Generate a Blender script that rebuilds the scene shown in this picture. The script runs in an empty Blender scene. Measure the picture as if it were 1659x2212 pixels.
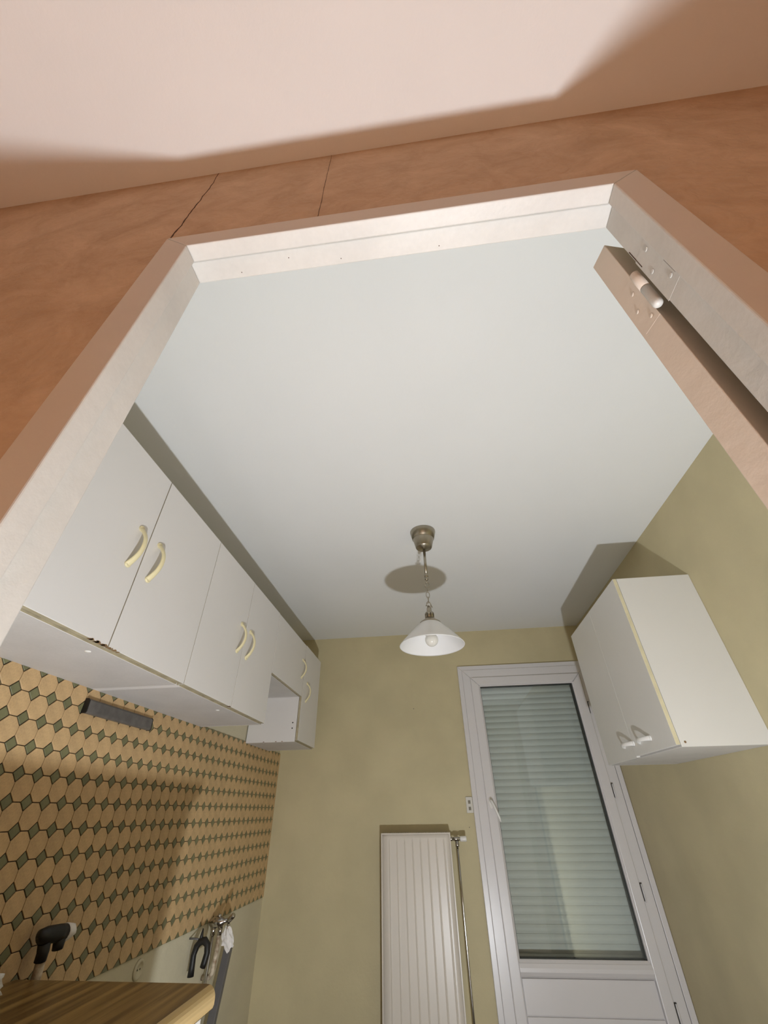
import bpy, bmesh, math, random
from mathutils import Vector, Matrix
random.seed(7)
PI = math.pi
SC = bpy.context.scene
COL = SC.collection

# ------------------------------------------------------------------ camera
cam_d = bpy.data.cameras.new('camera')
cam = bpy.data.objects.new('camera', cam_d)
COL.objects.link(cam)
R_ = Vector((0.9930, 0.1177, -0.0137)).normalized()
F_ = Vector((-0.0869, 0.7989, 0.5951)).normalized()
U_ = R_.cross(F_).normalized()
R_ = F_.cross(U_).normalized()
cam.matrix_world = Matrix(((R_.x, U_.x, -F_.x, 0.0),
                           (R_.y, U_.y, -F_.y, 0.0),
                           (R_.z, U_.z, -F_.z, 1.25),
                           (0, 0, 0, 1)))
cam_d.sensor_fit = 'VERTICAL'
cam_d.sensor_height = 24.0
cam_d.sensor_width = 18.0
cam_d.lens = 876.25 / 2212.0 * 24.0
cam_d.clip_start = 0.01
SC.camera = cam

# ------------------------------------------------------------------ world, exposure
w = bpy.data.worlds.new('night')
SC.world = w
w.use_nodes = True
w.node_tree.nodes['Background'].inputs[0].default_value = (0.02, 0.025, 0.03, 1)
w.node_tree.nodes['Background'].inputs[1].default_value = 0.3
SC.view_settings.view_transform = 'Standard'
SC.view_settings.look = 'None'
SC.view_settings.exposure = 0.0
SC.view_settings.gamma = 1.0
SC.view_settings.use_curve_mapping = False
SC.cycles.max_bounces = 10
SC.cycles.diffuse_bounces = 6
SC.cycles.adaptive_threshold = 0.02
SC.cycles.transparent_max_bounces = 12
LAMP_POS = (0.205, 0.332, 0.15)
LAMP_R = 0.034
LAMP_POWER = 2740.0
LAMP_COL = (0.95, 1.0, 1.065)

# ------------------------------------------------------------------ room numbers (metres)
XL, XR = -1.224, 1.246          # kitchen side walls
YB = 3.515                      # kitchen back wall
ZC = 2.504                      # ceiling
YH, YK = 0.255, 0.300           # partition: hall face, kitchen face
HX0, HX1, HY0 = -1.10, 1.12, -0.85

# ------------------------------------------------------------------ materials
MATS = {}
def nodes_of(name):
    m = bpy.data.materials.new(name)
    m.use_nodes = True
    nt = m.node_tree
    return m, nt, nt.nodes['Principled BSDF']

def mat(name, col, rough=0.5, metal=0.0, var=0.0, var_scale=6.0, col2=None, bump=0.0, bump_scale=40.0,
        spec=0.5, speck=0.0, speck_scale=120.0, coat=0.0, rand=0.0, detail=4.0, aniso=None):
    if name in MATS:
        return MATS[name]
    m, nt, b = nodes_of(name)
    N, Lk = nt.nodes, nt.links
    tc = N.new('ShaderNodeTexCoord')
    b.inputs['Roughness'].default_value = rough
    b.inputs['Metallic'].default_value = metal
    b.inputs['Specular IOR Level'].default_value = spec
    if coat:
        b.inputs['Coat Weight'].default_value = coat
    base = N.new('ShaderNodeRGB')
    base.outputs[0].default_value = (*col, 1)
    out = base.outputs[0]
    vec = tc.outputs['Object']
    if aniso:
        mp = N.new('ShaderNodeMapping')
        mp.inputs['Scale'].default_value = aniso
        Lk.new(vec, mp.inputs['Vector'])
        vec = mp.outputs['Vector']
    if var:
        n = N.new('ShaderNodeTexNoise')
        n.inputs['Scale'].default_value = var_scale
        n.inputs['Detail'].default_value = detail
        Lk.new(vec, n.inputs['Vector'])
        rp = N.new('ShaderNodeValToRGB')
        rp.color_ramp.elements[0].position = 0.35
        rp.color_ramp.elements[1].position = 0.65
        Lk.new(n.outputs['Fac'], rp.inputs['Fac'])
        mx = N.new('ShaderNodeMixRGB')
        c2 = col2 if col2 else tuple(c * (1 - var) for c in col)
        mx.inputs['Color1'].default_value = (*col, 1)
        mx.inputs['Color2'].default_value = (*c2, 1)
        Lk.new(rp.outputs['Color'], mx.inputs['Fac'])
        out = mx.outputs['Color']
    if speck:
        n2 = N.new('ShaderNodeTexNoise')
        n2.inputs['Scale'].default_value = speck_scale
        n2.inputs['Detail'].default_value = 3
        Lk.new(vec, n2.inputs['Vector'])
        mr = N.new('ShaderNodeMapRange')
        mr.inputs['From Min'].default_value = 0.3
        mr.inputs['From Max'].default_value = 0.7
        mr.inputs['To Min'].default_value = 1 - speck
        mr.inputs['To Max'].default_value = 1 + speck
        Lk.new(n2.outputs['Fac'], mr.inputs['Value'])
        mm = N.new('ShaderNodeMixRGB')
        mm.blend_type = 'MULTIPLY'
        mm.inputs['Fac'].default_value = 1
        Lk.new(out, mm.inputs['Color1'])
        Lk.new(mr.outputs['Result'], mm.inputs['Color2'])
        out = mm.outputs['Color']
    if rand:
        oi = N.new('ShaderNodeObjectInfo')
        mr = N.new('ShaderNodeMapRange')
        mr.inputs['To Min'].default_value = 1 - rand
        mr.inputs['To Max'].default_value = 1 + rand
        Lk.new(oi.outputs['Random'], mr.inputs['Value'])
        mm = N.new('ShaderNodeMixRGB')
        mm.blend_type = 'MULTIPLY'
        mm.inputs['Fac'].default_value = 1
        Lk.new(out, mm.inputs['Color1'])
        Lk.new(mr.outputs['Result'], mm.inputs['Color2'])
        out = mm.outputs['Color']
    Lk.new(out, b.inputs['Base Color'])
    if bump:
        n3 = N.new('ShaderNodeTexNoise')
        n3.inputs['Scale'].default_value = bump_scale
        n3.inputs['Detail'].default_value = 6
        n3.inputs['Roughness'].default_value = 0.6
        Lk.new(vec, n3.inputs['Vector'])
        bp = N.new('ShaderNodeBump')
        bp.inputs['Strength'].default_value = bump
        bp.inputs['Distance'].default_value = 0.01
        Lk.new(n3.outputs['Fac'], bp.inputs['Height'])
        Lk.new(bp.outputs['Normal'], b.inputs['Normal'])
    MATS[name] = m
    return m

def mat_glass():
    m, nt, b = nodes_of('window_glass')
    N, Lk = nt.nodes, nt.links
    N.remove(b)
    o = N['Material Output']
    t = N.new('ShaderNodeBsdfTransparent')
    t.inputs[0].default_value = (0.975, 0.987, 0.98, 1)
    g = N.new('ShaderNodeBsdfGlossy')
    g.inputs['Roughness'].default_value = 0.0
    fr = N.new('ShaderNodeFresnel')
    fr.inputs['IOR'].default_value = 1.5
    mx = N.new('ShaderNodeMixShader')
    Lk.new(fr.outputs[0], mx.inputs[0])
    Lk.new(t.outputs[0], mx.inputs[1])
    Lk.new(g.outputs[0], mx.inputs[2])
    Lk.new(mx.outputs[0], o.inputs['Surface'])
    MATS['glass'] = m
    return m

def mat_wood():
    m, nt, b = nodes_of('oak_laminate')
    N, Lk = nt.nodes, nt.links
    tc = N.new('ShaderNodeTexCoord')
    mp = N.new('ShaderNodeMapping')
    mp.inputs['Rotation'].default_value = (0, 0, math.radians(39))
    mp.inputs['Scale'].default_value = (60, 2.2, 60)
    Lk.new(tc.outputs['Object'], mp.inputs['Vector'])
    n = N.new('ShaderNodeTexNoise')
    n.inputs['Scale'].default_value = 1.0
    n.inputs['Detail'].default_value = 5
    Lk.new(mp.outputs['Vector'], n.inputs['Vector'])
    rp = N.new('ShaderNodeValToRGB')
    rp.color_ramp.elements[0].position = 0.36
    rp.color_ramp.elements[0].color = (0.115, 0.06, 0.013, 1)
    rp.color_ramp.elements[1].position = 0.66
    rp.color_ramp.elements[1].color = (0.32, 0.195, 0.06, 1)
    Lk.new(n.outputs['Fac'], rp.inputs['Fac'])
    Lk.new(rp.outputs['Color'], b.inputs['Base Color'])
    b.inputs['Roughness'].default_value = 0.35
    MATS['wood'] = m
    return m

def mat_hallwall():
    m, nt, b = nodes_of('orange_plaster')
    N, Lk = nt.nodes, nt.links
    tc = N.new('ShaderNodeTexCoord')
    n = N.new('ShaderNodeTexNoise')
    n.inputs['Scale'].default_value = 9
    n.inputs['Detail'].default_value = 9
    n.inputs['Roughness'].default_value = 0.68
    n.inputs['Distortion'].default_value = 0.6
    Lk.new(tc.outputs['Object'], n.inputs['Vector'])
    rp = N.new('ShaderNodeValToRGB')
    rp.color_ramp.elements[0].position = 0.3
    rp.color_ramp.elements[0].color = (0.43, 0.28, 0.17, 1)
    rp.color_ramp.elements[1].position = 0.7
    rp.color_ramp.elements[1].color = (0.60, 0.42, 0.282, 1)
    Lk.new(n.outputs['Fac'], rp.inputs['Fac'])
    Lk.new(rp.outputs['Color'], b.inputs['Base Color'])
    b.inputs['Roughness'].default_value = 0.75
    b.inputs['Specular IOR Level'].default_value = 0.25
    n3 = N.new('ShaderNodeTexNoise')
    n3.inputs['Scale'].default_value = 38
    n3.inputs['Detail'].default_value = 7
    n3.inputs['Distortion'].default_value = 0.8
    Lk.new(tc.outputs['Object'], n3.inputs['Vector'])
    bp = N.new('ShaderNodeBump')
    bp.inputs['Strength'].default_value = 0.75
    bp.inputs['Distance'].default_value = 0.006
    Lk.new(n3.outputs['Fac'], bp.inputs['Height'])
    Lk.new(bp.outputs['Normal'], b.inputs['Normal'])
    MATS['hall'] = m
    return m

M_HALL = mat_hallwall()
M_HALLCEIL = mat('hall_ceiling_paint', (0.765, 0.735, 0.70), 0.85, var=0.03, var_scale=3, bump=0.08, bump_scale=60, spec=0.2)
M_CEIL = mat('kitchen_ceiling_paint', (0.80, 0.81, 0.805), 0.8, var=0.02, var_scale=2, bump=0.05, bump_scale=40, spec=0.2)
M_WALL = mat('olive_beige_paint', (0.60, 0.53, 0.33), 0.6, var=0.11, var_scale=3.2, bump=0.10, bump_scale=45, spec=0.3)
M_WALL_L = mat('cream_plaster', (0.62, 0.57, 0.42), 0.7, var=0.06, var_scale=5, bump=0.25, bump_scale=45, spec=0.25)
M_FRAME = mat('cream_gloss_paint', (0.635, 0.61, 0.57), 0.42, var=0.09, var_scale=7, bump=0.10, bump_scale=30, speck=0.02)
M_CASING = mat('pinkish_beige', (0.60, 0.52, 0.445), 0.5, var=0.06, var_scale=6, bump=0.08, bump_scale=30)  # darker, pinker tone for the frame faces towards the hall
M_LEAF = mat('cream_door_paint', (0.74, 0.635, 0.54), 0.45, var=0.05, var_scale=6, bump=0.10, bump_scale=25)
M_CAB = mat('white_melamine', (0.725, 0.71, 0.70), 0.38, var=0.02, var_scale=4, bump=0.02, bump_scale=15)
M_CAB_R = mat('white_melamine_clean', (0.74, 0.73, 0.70), 0.35, var=0.02, var_scale=3)
M_EDGE = mat('cream_edge_band', (0.72, 0.66, 0.45), 0.45, var=0.10, var_scale=20)
M_EDGE_L = mat('dark_edge_band', (0.44, 0.385, 0.26), 0.5, var=0.25, var_scale=25)  # darker than the cream band; also lines the gaps between left doors
M_UNDER = mat('grey_melamine', (0.56, 0.545, 0.53), 0.5, var=0.08, var_scale=7, speck=0.03)  # greyer melamine for cupboard undersides and right carcass edges
M_WORN = mat('worn_chipboard', (0.28, 0.17, 0.08), 0.85, var=0.4, var_scale=80)
M_HAND = mat('ivory_plastic', (0.80, 0.72, 0.45), 0.28, var=0.05, var_scale=20)
M_HAND_W = mat('white_plastic', (0.82, 0.81, 0.78), 0.3, var=0.02)
M_PVC = mat('white_pvc', (0.70, 0.68, 0.68), 0.28, var=0.02, var_scale=5)
M_GASK = mat('black_gasket', (0.03, 0.035, 0.03), 0.6)
M_SHUT = mat('shutter_pvc', (0.70, 0.71, 0.68), 0.5, var=0.04, var_scale=9)
M_RAD = mat('radiator_enamel', (0.68, 0.63, 0.56), 0.30, var=0.02, var_scale=4)
M_CHROME = mat('chrome', (0.50, 0.48, 0.45), 0.13, metal=1.0, var=0.05, var_scale=30)
M_COPPER = mat('copper_pipe', (0.62, 0.52, 0.40), 0.2, metal=1.0)  # even copper colour all round
M_NICKEL = mat('brushed_nickel', (0.40, 0.36, 0.285), 0.30, metal=1.0, var=0.06, var_scale=40, aniso=(1, 1, 0.1))
M_DARKGAP = mat('dark_slot', (0.03, 0.027, 0.02), 0.8)
M_OPAL = mat('opal_glass', (0.83, 0.83, 0.83), 0.25, var=0.02, var_scale=6, coat=0.2)
M_BULB = mat('frosted_bulb', (0.78, 0.76, 0.70), 0.12, coat=0.4)
M_TILE = mat('beige_tile', (0.58, 0.395, 0.20), 0.5, var=0.16, var_scale=22, speck=0.10, speck_scale=170, rand=0.06, bump=0.06, bump_scale=120)
M_DIA = mat('olive_green_tile', (0.18, 0.175, 0.085), 0.45, var=0.15, var_scale=40, rand=0.10, speck=0.08)
M_GROUT = mat('dark_brown_grout', (0.035, 0.02, 0.008), 0.9, var=0.2, var_scale=40)
M_BAR = mat('dark_grey_metal_bar', (0.15, 0.14, 0.13), 0.5, metal=0.2, var=0.3, var_scale=30, speck=0.12)
M_BLACK = mat('black_rubber', (0.008, 0.007, 0.006), 0.5)
M_GREY = mat('grey_pvc_profile', (0.13, 0.125, 0.125), 0.45, var=0.1)
M_TISSUE = mat('white_tape', (0.80, 0.77, 0.74), 0.8, var=0.06, var_scale=60)
M_BAG = mat('white_plastic_sheet', (0.75, 0.75, 0.72), 0.35, var=0.08, var_scale=30)
M_PIPEW = mat('old_cream_pipe', (0.60, 0.52, 0.40), 0.6, var=0.35, var_scale=45, col2=(0.25, 0.17, 0.10))
M_FLOOR = mat('brown_floor_tile', (0.14, 0.095, 0.055), 0.4, var=0.12, var_scale=4)
M_HFLOOR = mat('oak_floor', (0.70, 0.47, 0.30), 0.4, var=0.25, var_scale=8, aniso=(1, 14, 1))
M_CRACK = mat('crack_dark', (0.07, 0.03, 0.012), 0.95)
M_EXT = mat('outside_render', (0.5, 0.48, 0.45), 0.9, var=0.05)
M_LAMPBODY = mat('yellow_lamp_body', (0.75, 0.45, 0.03), 0.4)
M_GLASS = mat_glass()
M_WOOD = mat_wood()  # worktop oak, colour darkened to stand for the dim light on top
M_WOOD_LIT = mat('oak_lit_edge', (0.60, 0.43, 0.20), 0.4, var=0.15, var_scale=8, aniso=(1, 0.2, 14))  # same worktop oak, coloured lighter for lamplight on the front edge
M_SWITCH = mat('switch_ivory', (0.66, 0.64, 0.58), 0.4)
M_SWKEY = mat('switch_key_grey', (0.20, 0.18, 0.13), 0.4)

# ------------------------------------------------------------------ helpers
def b_box(bm, x0, x1, y0, y1, z0, z1, mi=0):
    vs = [bm.verts.new(v) for v in ((x0, y0, z0), (x1, y0, z0), (x1, y1, z0), (x0, y1, z0),
                                    (x0, y0, z1), (x1, y0, z1), (x1, y1, z1), (x0, y1, z1))]
    fs = []
    for f in ((0, 3, 2, 1), (4, 5, 6, 7), (0, 1, 5, 4), (1, 2, 6, 5), (2, 3, 7, 6), (3, 0, 4, 7)):
        fc = bm.faces.new([vs[i] for i in f])
        fc.material_index = mi
        fs.append(fc)
    return vs, fs

def b_prism(bm, poly, axis, a0, a1, mi=0):
    """extrude a polygon (2-D) along an axis; poly coords are the other two axes in xyz order"""
    def P(p, a):
        if axis == 'x': return (a, p[0], p[1])
        if axis == 'y': return (p[0], a, p[1])
        return (p[0], p[1], a)
    v0 = [bm.verts.new(P(p, a0)) for p in poly]
    v1 = [bm.verts.new(P(p, a1)) for p in poly]
    n = len(poly)
    fs = [bm.faces.new(v0), bm.faces.new(v1[::-1])]
    for i in range(n):
        fs.append(bm.faces.new((v0[i], v0[(i + 1) % n], v1[(i + 1) % n], v1[i])))
    for f in fs: f.material_index = mi
    return fs

def b_lathe(bm, prof, cx, cy, n=32, axis='z', mi=0, base=0.0):
    """revolve (r, h) profile; axis z: centre (cx,cy), h is z. axis x/y: centre coords are remaining axes"""
    rings = []
    for r, h in prof:
        ring = []
        if r < 1e-6:
            p = (cx, cy, h) if axis == 'z' else ((h, cx, cy) if axis == 'x' else (cx, h, cy))
            ring = [bm.verts.new(p)]
        else:
            for i in range(n):
                a = 2 * PI * i / n
                c, s = r * math.cos(a), r * math.sin(a)
                p = (cx + c, cy + s, h) if axis == 'z' else ((h, cx + c, cy + s) if axis == 'x' else (cx + c, h, cy + s))
                ring.append(bm.verts.new(p))
        rings.append(ring)
    for A, B in zip(rings[:-1], rings[1:]):
        for i in range(n):
            j = (i + 1) % n
            if len(A) == 1 and len(B) == 1: continue
            if len(A) == 1: f = bm.faces.new((A[0], B[j], B[i]))
            elif len(B) == 1: f = bm.faces.new((A[i], A[j], B[0]))
            else: f = bm.faces.new((A[i], A[j], B[j], B[i]))
            f.smooth = True
            f.material_index = mi
    for ring in (rings[0], rings[-1]):
        if len(ring) > 2:
            f = bm.faces.new(ring)
            f.material_index = mi

def b_tube(bm, pts, rad, n=10, closed=False, cap=True, wdir=None, flat=1.0, mi=0):
    """sweep a (possibly elliptical) section along pts. rad may be list. wdir: fixed direction of the section's wide axis"""
    pts = [Vector(p) for p in pts]
    m = len(pts)
    rad = rad if isinstance(rad, (list, tuple)) else [rad] * m
    rings = []
    up = Vector(wdir) if wdir else None
    for i in range(m):
        if closed:
            t = (pts[(i + 1) % m] - pts[i - 1]).normalized()
        else:
            t = (pts[min(i + 1, m - 1)] - pts[max(i - 1, 0)]).normalized()
        if up is None:
            up = Vector((0, 0, 1)) if abs(t.z) < 0.9 else Vector((1, 0, 0))
        u = (up - t * up.dot(t)).normalized()
        if wdir is None: up = u
        v = t.cross(u)
        rings.append([bm.verts.new(pts[i] + u * rad[i] * math.cos(2 * PI * k / n) + v * rad[i] * flat * math.sin(2 * PI * k / n)) for k in range(n)])
    prs = list(zip(rings[:-1], rings[1:])) + ([(rings[-1], rings[0])] if closed else [])
    for A, B in prs:
        for k in range(n):
            f = bm.faces.new((A[k], A[(k + 1) % n], B[(k + 1) % n], B[k]))
            f.smooth = True
            f.material_index = mi
    if cap and not closed:
        bm.faces.new(rings[0]).material_index = mi
        bm.faces.new(rings[-1]).material_index = mi

def finish(bm, bevel=0.0, seg=2, angle=40):
    bmesh.ops.recalc_face_normals(bm, faces=bm.faces[:])
    if bevel:
        es = [e for e in bm.edges if len(e.link_faces) == 2 and e.calc_face_angle(0) > math.radians(angle)]
        bmesh.ops.bevel(bm, geom=es, offset=bevel, segments=seg, profile=0.5, affect='EDGES', clamp_overlap=True)

def obj(name, bm, mats, parent=None, bevel=0.0, seg=2, origin=None, angle=40):
    finish(bm, bevel, seg, angle)
    me = bpy.data.meshes.new(name)
    bm.to_mesh(me)
    bm.free()
    for m in (mats if isinstance(mats, (list, tuple)) else [mats]):
        me.materials.append(m)
    o = bpy.data.objects.new(name, me)
    COL.objects.link(o)
    if parent is None or origin == 'own':
        xs = [v.co for v in me.vertices]
        lo = [min(v[i] for v in xs) for i in range(3)]
        hi = [max(v[i] for v in xs) for i in range(3)]
        c = Vector(((lo[0] + hi[0]) / 2, (lo[1] + hi[1]) / 2, lo[2]))
        me.transform(Matrix.Translation(-c))
        o.location = c
        if parent is not None:
            o.parent = parent
            o.location = c - parent_world(parent)
    else:
        me.transform(Matrix.Translation(-parent_world(parent)))
        o.parent = parent
    return o

WLOC = {}
def parent_world(p):
    v = Vector(p.location)
    while p.parent is not None:
        p = p.parent
        v += Vector(p.location)
    return v

def tag(o, label=None, cat=None, group=None, kind=None):
    if label: o['label'] = label
    if cat: o['category'] = cat
    if group: o['group'] = group
    if kind: o['kind'] = kind
    return o

def thing(name, loc, label, cat, group=None, kind=None):
    o = bpy.data.objects.new(name, None)
    o.empty_display_size = 0.05
    COL.objects.link(o)
    o.location = loc
    return tag(o, label, cat, group, kind)

def box_obj(name, x0, x1, y0, y1, z0, z1, m, parent=None, bevel=0.0, seg=2):
    bm = bmesh.new()
    b_box(bm, x0, x1, y0, y1, z0, z1)
    return obj(name, bm, m, parent, bevel, seg)

def linked(src, parent, world_off):
    """a copy of one part (mesh shared), moved by world_off, under another parent"""
    c = src.copy()
    COL.objects.link(c)
    w0 = parent_world(src)
    c.parent = parent
    c.location = w0 + Vector(world_off) - parent_world(parent)
    return c

# ================================================================== THE SETTING
def struct(name, bm, m, label, cat, bevel=0.0):
    return tag(obj(name, bm, m, None, bevel), label, cat, kind='structure')

bm = bmesh.new(); b_box(bm, XL - .12, XR + .12, YK - 0.02, YB + .25, -.1, 0)
struct('floor', bm, M_FLOOR, 'brown tiled kitchen floor', 'floor')
bm = bmesh.new(); b_box(bm, HX0 - .1, HX1 + .1, HY0 - .1, YK - 0.02, -.1, 0)
struct('floor_hall', bm, M_HFLOOR, 'brown wooden floor of the orange hallway', 'floor')
bm = bmesh.new(); b_box(bm, XL - .12, XR + .12, YK - 0.01, YB + .25, ZC, ZC + .1)
struct('ceiling', bm, M_CEIL, 'plain white ceiling of the kitchen beyond the doorway', 'ceiling')
bm = bmesh.new(); b_box(bm, HX0 - .1, HX1 + .1, HY0 - .1, YK - 0.01, ZC, ZC + .1)
struct('ceiling_hall', bm, M_HALLCEIL, 'pale hallway ceiling above the orange wall', 'ceiling')

bm = bmesh.new(); b_box(bm, XL - .12, XL, YK, YB + .25, 0, ZC)
struct('wall_left', bm, M_WALL_L, 'cream plaster kitchen wall behind tiles and wall cupboards', 'wall')
bm = bmesh.new(); b_box(bm, XR, XR + .12, YK, YB + .25, 0, ZC)
wr = struct('wall_right', bm, M_WALL, 'olive beige kitchen wall beside the balcony door', 'wall')
# back wall with opening for the balcony door (door stands against the right-hand wall)
OX0, OZ1 = 0.235, 2.178
bm = bmesh.new()
b_box(bm, XL, OX0, YB, YB + .25, 0, ZC)
b_box(bm, OX0, XR, YB, YB + .25, OZ1, ZC)
wb = struct('wall_back', bm, M_WALL, 'olive beige end wall of the kitchen behind the radiator', 'wall')
for (px, pz, rr) in ((-.1724, 1.9066, .0040), (.1622, 1.1612, .0032)):
    bm = bmesh.new()
    b_lathe(bm, [(rr, YB - .0001), (rr * .9, YB - .0006), (0, YB - .0004)], px, pz, 10, 'y')
    obj('nail_hole', bm, M_SWKEY, wb)
# partition between hall and kitchen
FX0, FX1, FZ = -0.398, 0.384, 2.061
bm = bmesh.new()
for (x0, x1, z0, z1) in ((HX0, FX0, 0, ZC), (FX1, HX1, 0, ZC), (FX0, FX1, FZ, ZC)):
    vs, fs = b_box(bm, x0, x1, YH, YK, z0, z1)
    fs[4].material_index = 1
wf = struct('wall_front', bm, [M_HALL, M_WALL], 'orange plastered hallway wall around the doorway', 'wall')
bm = bmesh.new(); b_box(bm, HX0 - .1, HX1 + .1, HY0 - .1, HY0, 0, ZC)
struct('wall_hall_rear', bm, M_HALL, 'orange hallway wall facing the kitchen doorway', 'wall')
bm = bmesh.new(); b_box(bm, HX0 - .1, HX0, HY0, YK, 0, ZC)
struct('wall_hall_left', bm, M_HALL, 'orange hallway end wall on the left', 'wall')
bm = bmesh.new(); b_box(bm, HX1, HX1 + .1, HY0, YK, 0, ZC)
struct('wall_hall_right', bm, M_HALL, 'orange hallway end wall on the right', 'wall')

# cracks in the plaster over the doorway (thin ragged ribbons standing in the wall face)
def crack(x, z0, z1, w0, w1, wig, drift=0.0, n=46):
    bm = bmesh.new()
    prev = None
    xo = 0.0
    for i in range(n):
        t = i / (n - 1)
        z = z0 + (z1 - z0) * t
        xo += random.uniform(-wig, wig) - xo * 0.12
        wd = (w0 + (w1 - w0) * t) * random.uniform(0.55, 1.3)
        xx = x + xo + drift * t
        cur = [bm.verts.new((xx + s * wd, YH - d, z)) for s, d in ((-1, 0.0), (-.9, 0.0006), (.9, 0.0006), (1, 0.0))]
        if prev:
            for k in range(3):
                bm.faces.new((prev[k], prev[k + 1], cur[k + 1], cur[k]))
        prev = cur
    o = obj('crack', bm, M_CRACK, wf)
    return o
crack(-0.414, 2.064, 2.503, 0.0016, 0.0004, 0.0013)
crack(-0.138, 2.064, 2.503, 0.0004, 0.0003, 0.0003)

# ------------------------------------------------------------------ kitchen door frame (trim) and leaf
KX0, KX1, KZ = -0.3504, 0.3348, 2.016       # opening on the hall side
OXa, OXb, OZa = -0.4004, 0.3855, 2.063      # outer edge of frame
EX0, EX1, EZ = -0.3625, 0.3465, 2.027       # rebate on the kitchen side
Y0, YS, Y1 = 0.240, 0.266, 0.305
fr = thing('trim_1', (0, 0.27, 0), 'cream painted wooden door frame around the kitchen doorway', 'door frame', kind='structure')
def jamb(sx):
    bm = bmesh.new()
    k, e, o_ = (KX0, EX0, OXa) if sx < 0 else (KX1, EX1, OXb)
    poly = [(o_, Y0), (k, Y0), (k, YS), (e, YS + .004), (e, Y1), (o_, Y1)]
    n = len(poly)
    def top(px): # mitre at the head
        f = (px - k) / (o_ - k)
        return KZ + (OZa - KZ) * max(0, f) - 0.0002
    v0 = [bm.verts.new((p[0], p[1], 0.0)) for p in poly]
    v1 = [bm.verts.new((p[0], p[1], top(p[0]) if abs(p[0] - e) > 1e-6 else EZ - .0002 if False else top(p[0]))) for p in poly]
    bm.faces.new(v0); bm.faces.new(v1[::-1])
    for i in range(n): bm.faces.new((v0[i], v0[(i + 1) % n], v1[(i + 1) % n], v1[i]))
    bm.normal_update()
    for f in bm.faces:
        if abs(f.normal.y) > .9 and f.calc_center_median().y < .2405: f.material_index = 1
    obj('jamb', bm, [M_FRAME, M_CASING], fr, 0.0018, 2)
jamb(-1); jamb(1)
bm = bmesh.new()
poly = [(Y0, KZ), (YS, KZ), (YS + .004, EZ), (Y1, EZ), (Y1, OZa), (Y0, OZa)]
def hx(z, sx):
    k, o_ = (KX0, OXa) if sx < 0 else (KX1, OXb)
    return k + (o_ - k) * max(0, (z - KZ) / (OZa - KZ))
va = [bm.verts.new((hx(p[1], -1), p[0], p[1])) for p in poly]
vb = [bm.verts.new((hx(p[1], 1), p[0], p[1])) for p in poly]
bm.faces.new(va); bm.faces.new(vb[::-1])
for i in range(6): bm.faces.new((va[i], va[(i + 1) % 6], vb[(i + 1) % 6], vb[i]))
bm.normal_update()
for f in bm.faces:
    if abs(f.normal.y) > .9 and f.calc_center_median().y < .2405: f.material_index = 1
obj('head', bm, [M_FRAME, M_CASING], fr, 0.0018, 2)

# leaf, opened right round towards the partition
ang = math.radians(14)
lu = Vector((math.cos(ang), math.sin(ang), 0))       # along the leaf width
lv = Vector((-math.sin(ang), math.cos(ang), 0))      # leaf thickness
L0 = Vector((0.3502, 0.3290, 0))
leaf = thing('door_1', (0.3502, 0.3290, 0.0), 'cream painted kitchen door leaf swung open behind the right jamb', 'door', kind='structure')
def leaf_box(bm, u0, u1, v0, v1, z0, z1):
    pts = []
    for z in (z0, z1):
        for (u, v) in ((u0, v0), (u1, v0), (u1, v1), (u0, v1)):
            q = L0 + lu * u + lv * v
            pts.append(bm.verts.new((q.x, q.y, z)))
    for f in ((0, 3, 2, 1), (4, 5, 6, 7), (0, 1, 5, 4), (1, 2, 6, 5), (2, 3, 7, 6), (3, 0, 4, 7)):
        bm.faces.new([pts[i] for i in f])
bm = bmesh.new(); leaf_box(bm, 0, .70, 0, .036, .012, 2.024)
obj('panel', bm, M_LEAF, leaf, 0.0012, 2)
# hinges: two knuckles, a plate on the leaf edge and one on the jamb, screw heads
HXc, HYc = 0.3462, 0.3185
for hz in (1.845, 1.02, 0.22):
    bm = bmesh.new()
    b_lathe(bm, [(0, hz + .046), (.0045, hz + .045), (.0066, hz + .042), (.0068, hz + .0015)][::-1], HXc, HYc, 20)
    bm.verts.ensure_lookup_table()
    hk = obj('hinge_knuckle', bm, M_LEAF, leaf)
    bm = bmesh.new()
    b_lathe(bm, [(.0068, hz), (.0068, hz - .040), (.0062, hz - .043), (.0045, hz - .0455), (0, hz - .0462)], HXc, HYc, 20)
    obj('hinge_knuckle', bm, M_FRAME, leaf)
    bm = bmesh.new()
    b_box(bm, EX1 - .0002, EX1 + .0002, .272, .3055, hz - .062, hz + .052)
    pl = obj('hinge_plate', bm, M_FRAME, leaf)
    bm = bmesh.new()
    leaf_box(bm, -.0002, .0004, 0.000, .030, hz - .05, hz + .058)
    pl2 = obj('hinge_plate', bm, M_LEAF, leaf)
    for dz, yy in ((.036, .281), (0, .295), (-.044, .281)):
        bm = bmesh.new()
        b_lathe(bm, [(.0036, EX1 - .0005), (.0034, EX1 - .0011), (.002, EX1 - .0013), (0, EX1 - .0012)], yy, hz + dz, 14, 'x')
        obj('screw', bm, M_FRAME, pl)
    for dz, vv in ((.03, .012), (-.004, .021), (-.036, .010)):
        bm = bmesh.new()
        q = L0 + lv * vv - lu * .0005
        b_lathe(bm, [(.0036, q.x), (.0033, q.x - .0006), (0, q.x - .0006)], q.y, hz + dz, 14, 'x')
        obj('screw', bm, M_LEAF, pl2)
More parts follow.
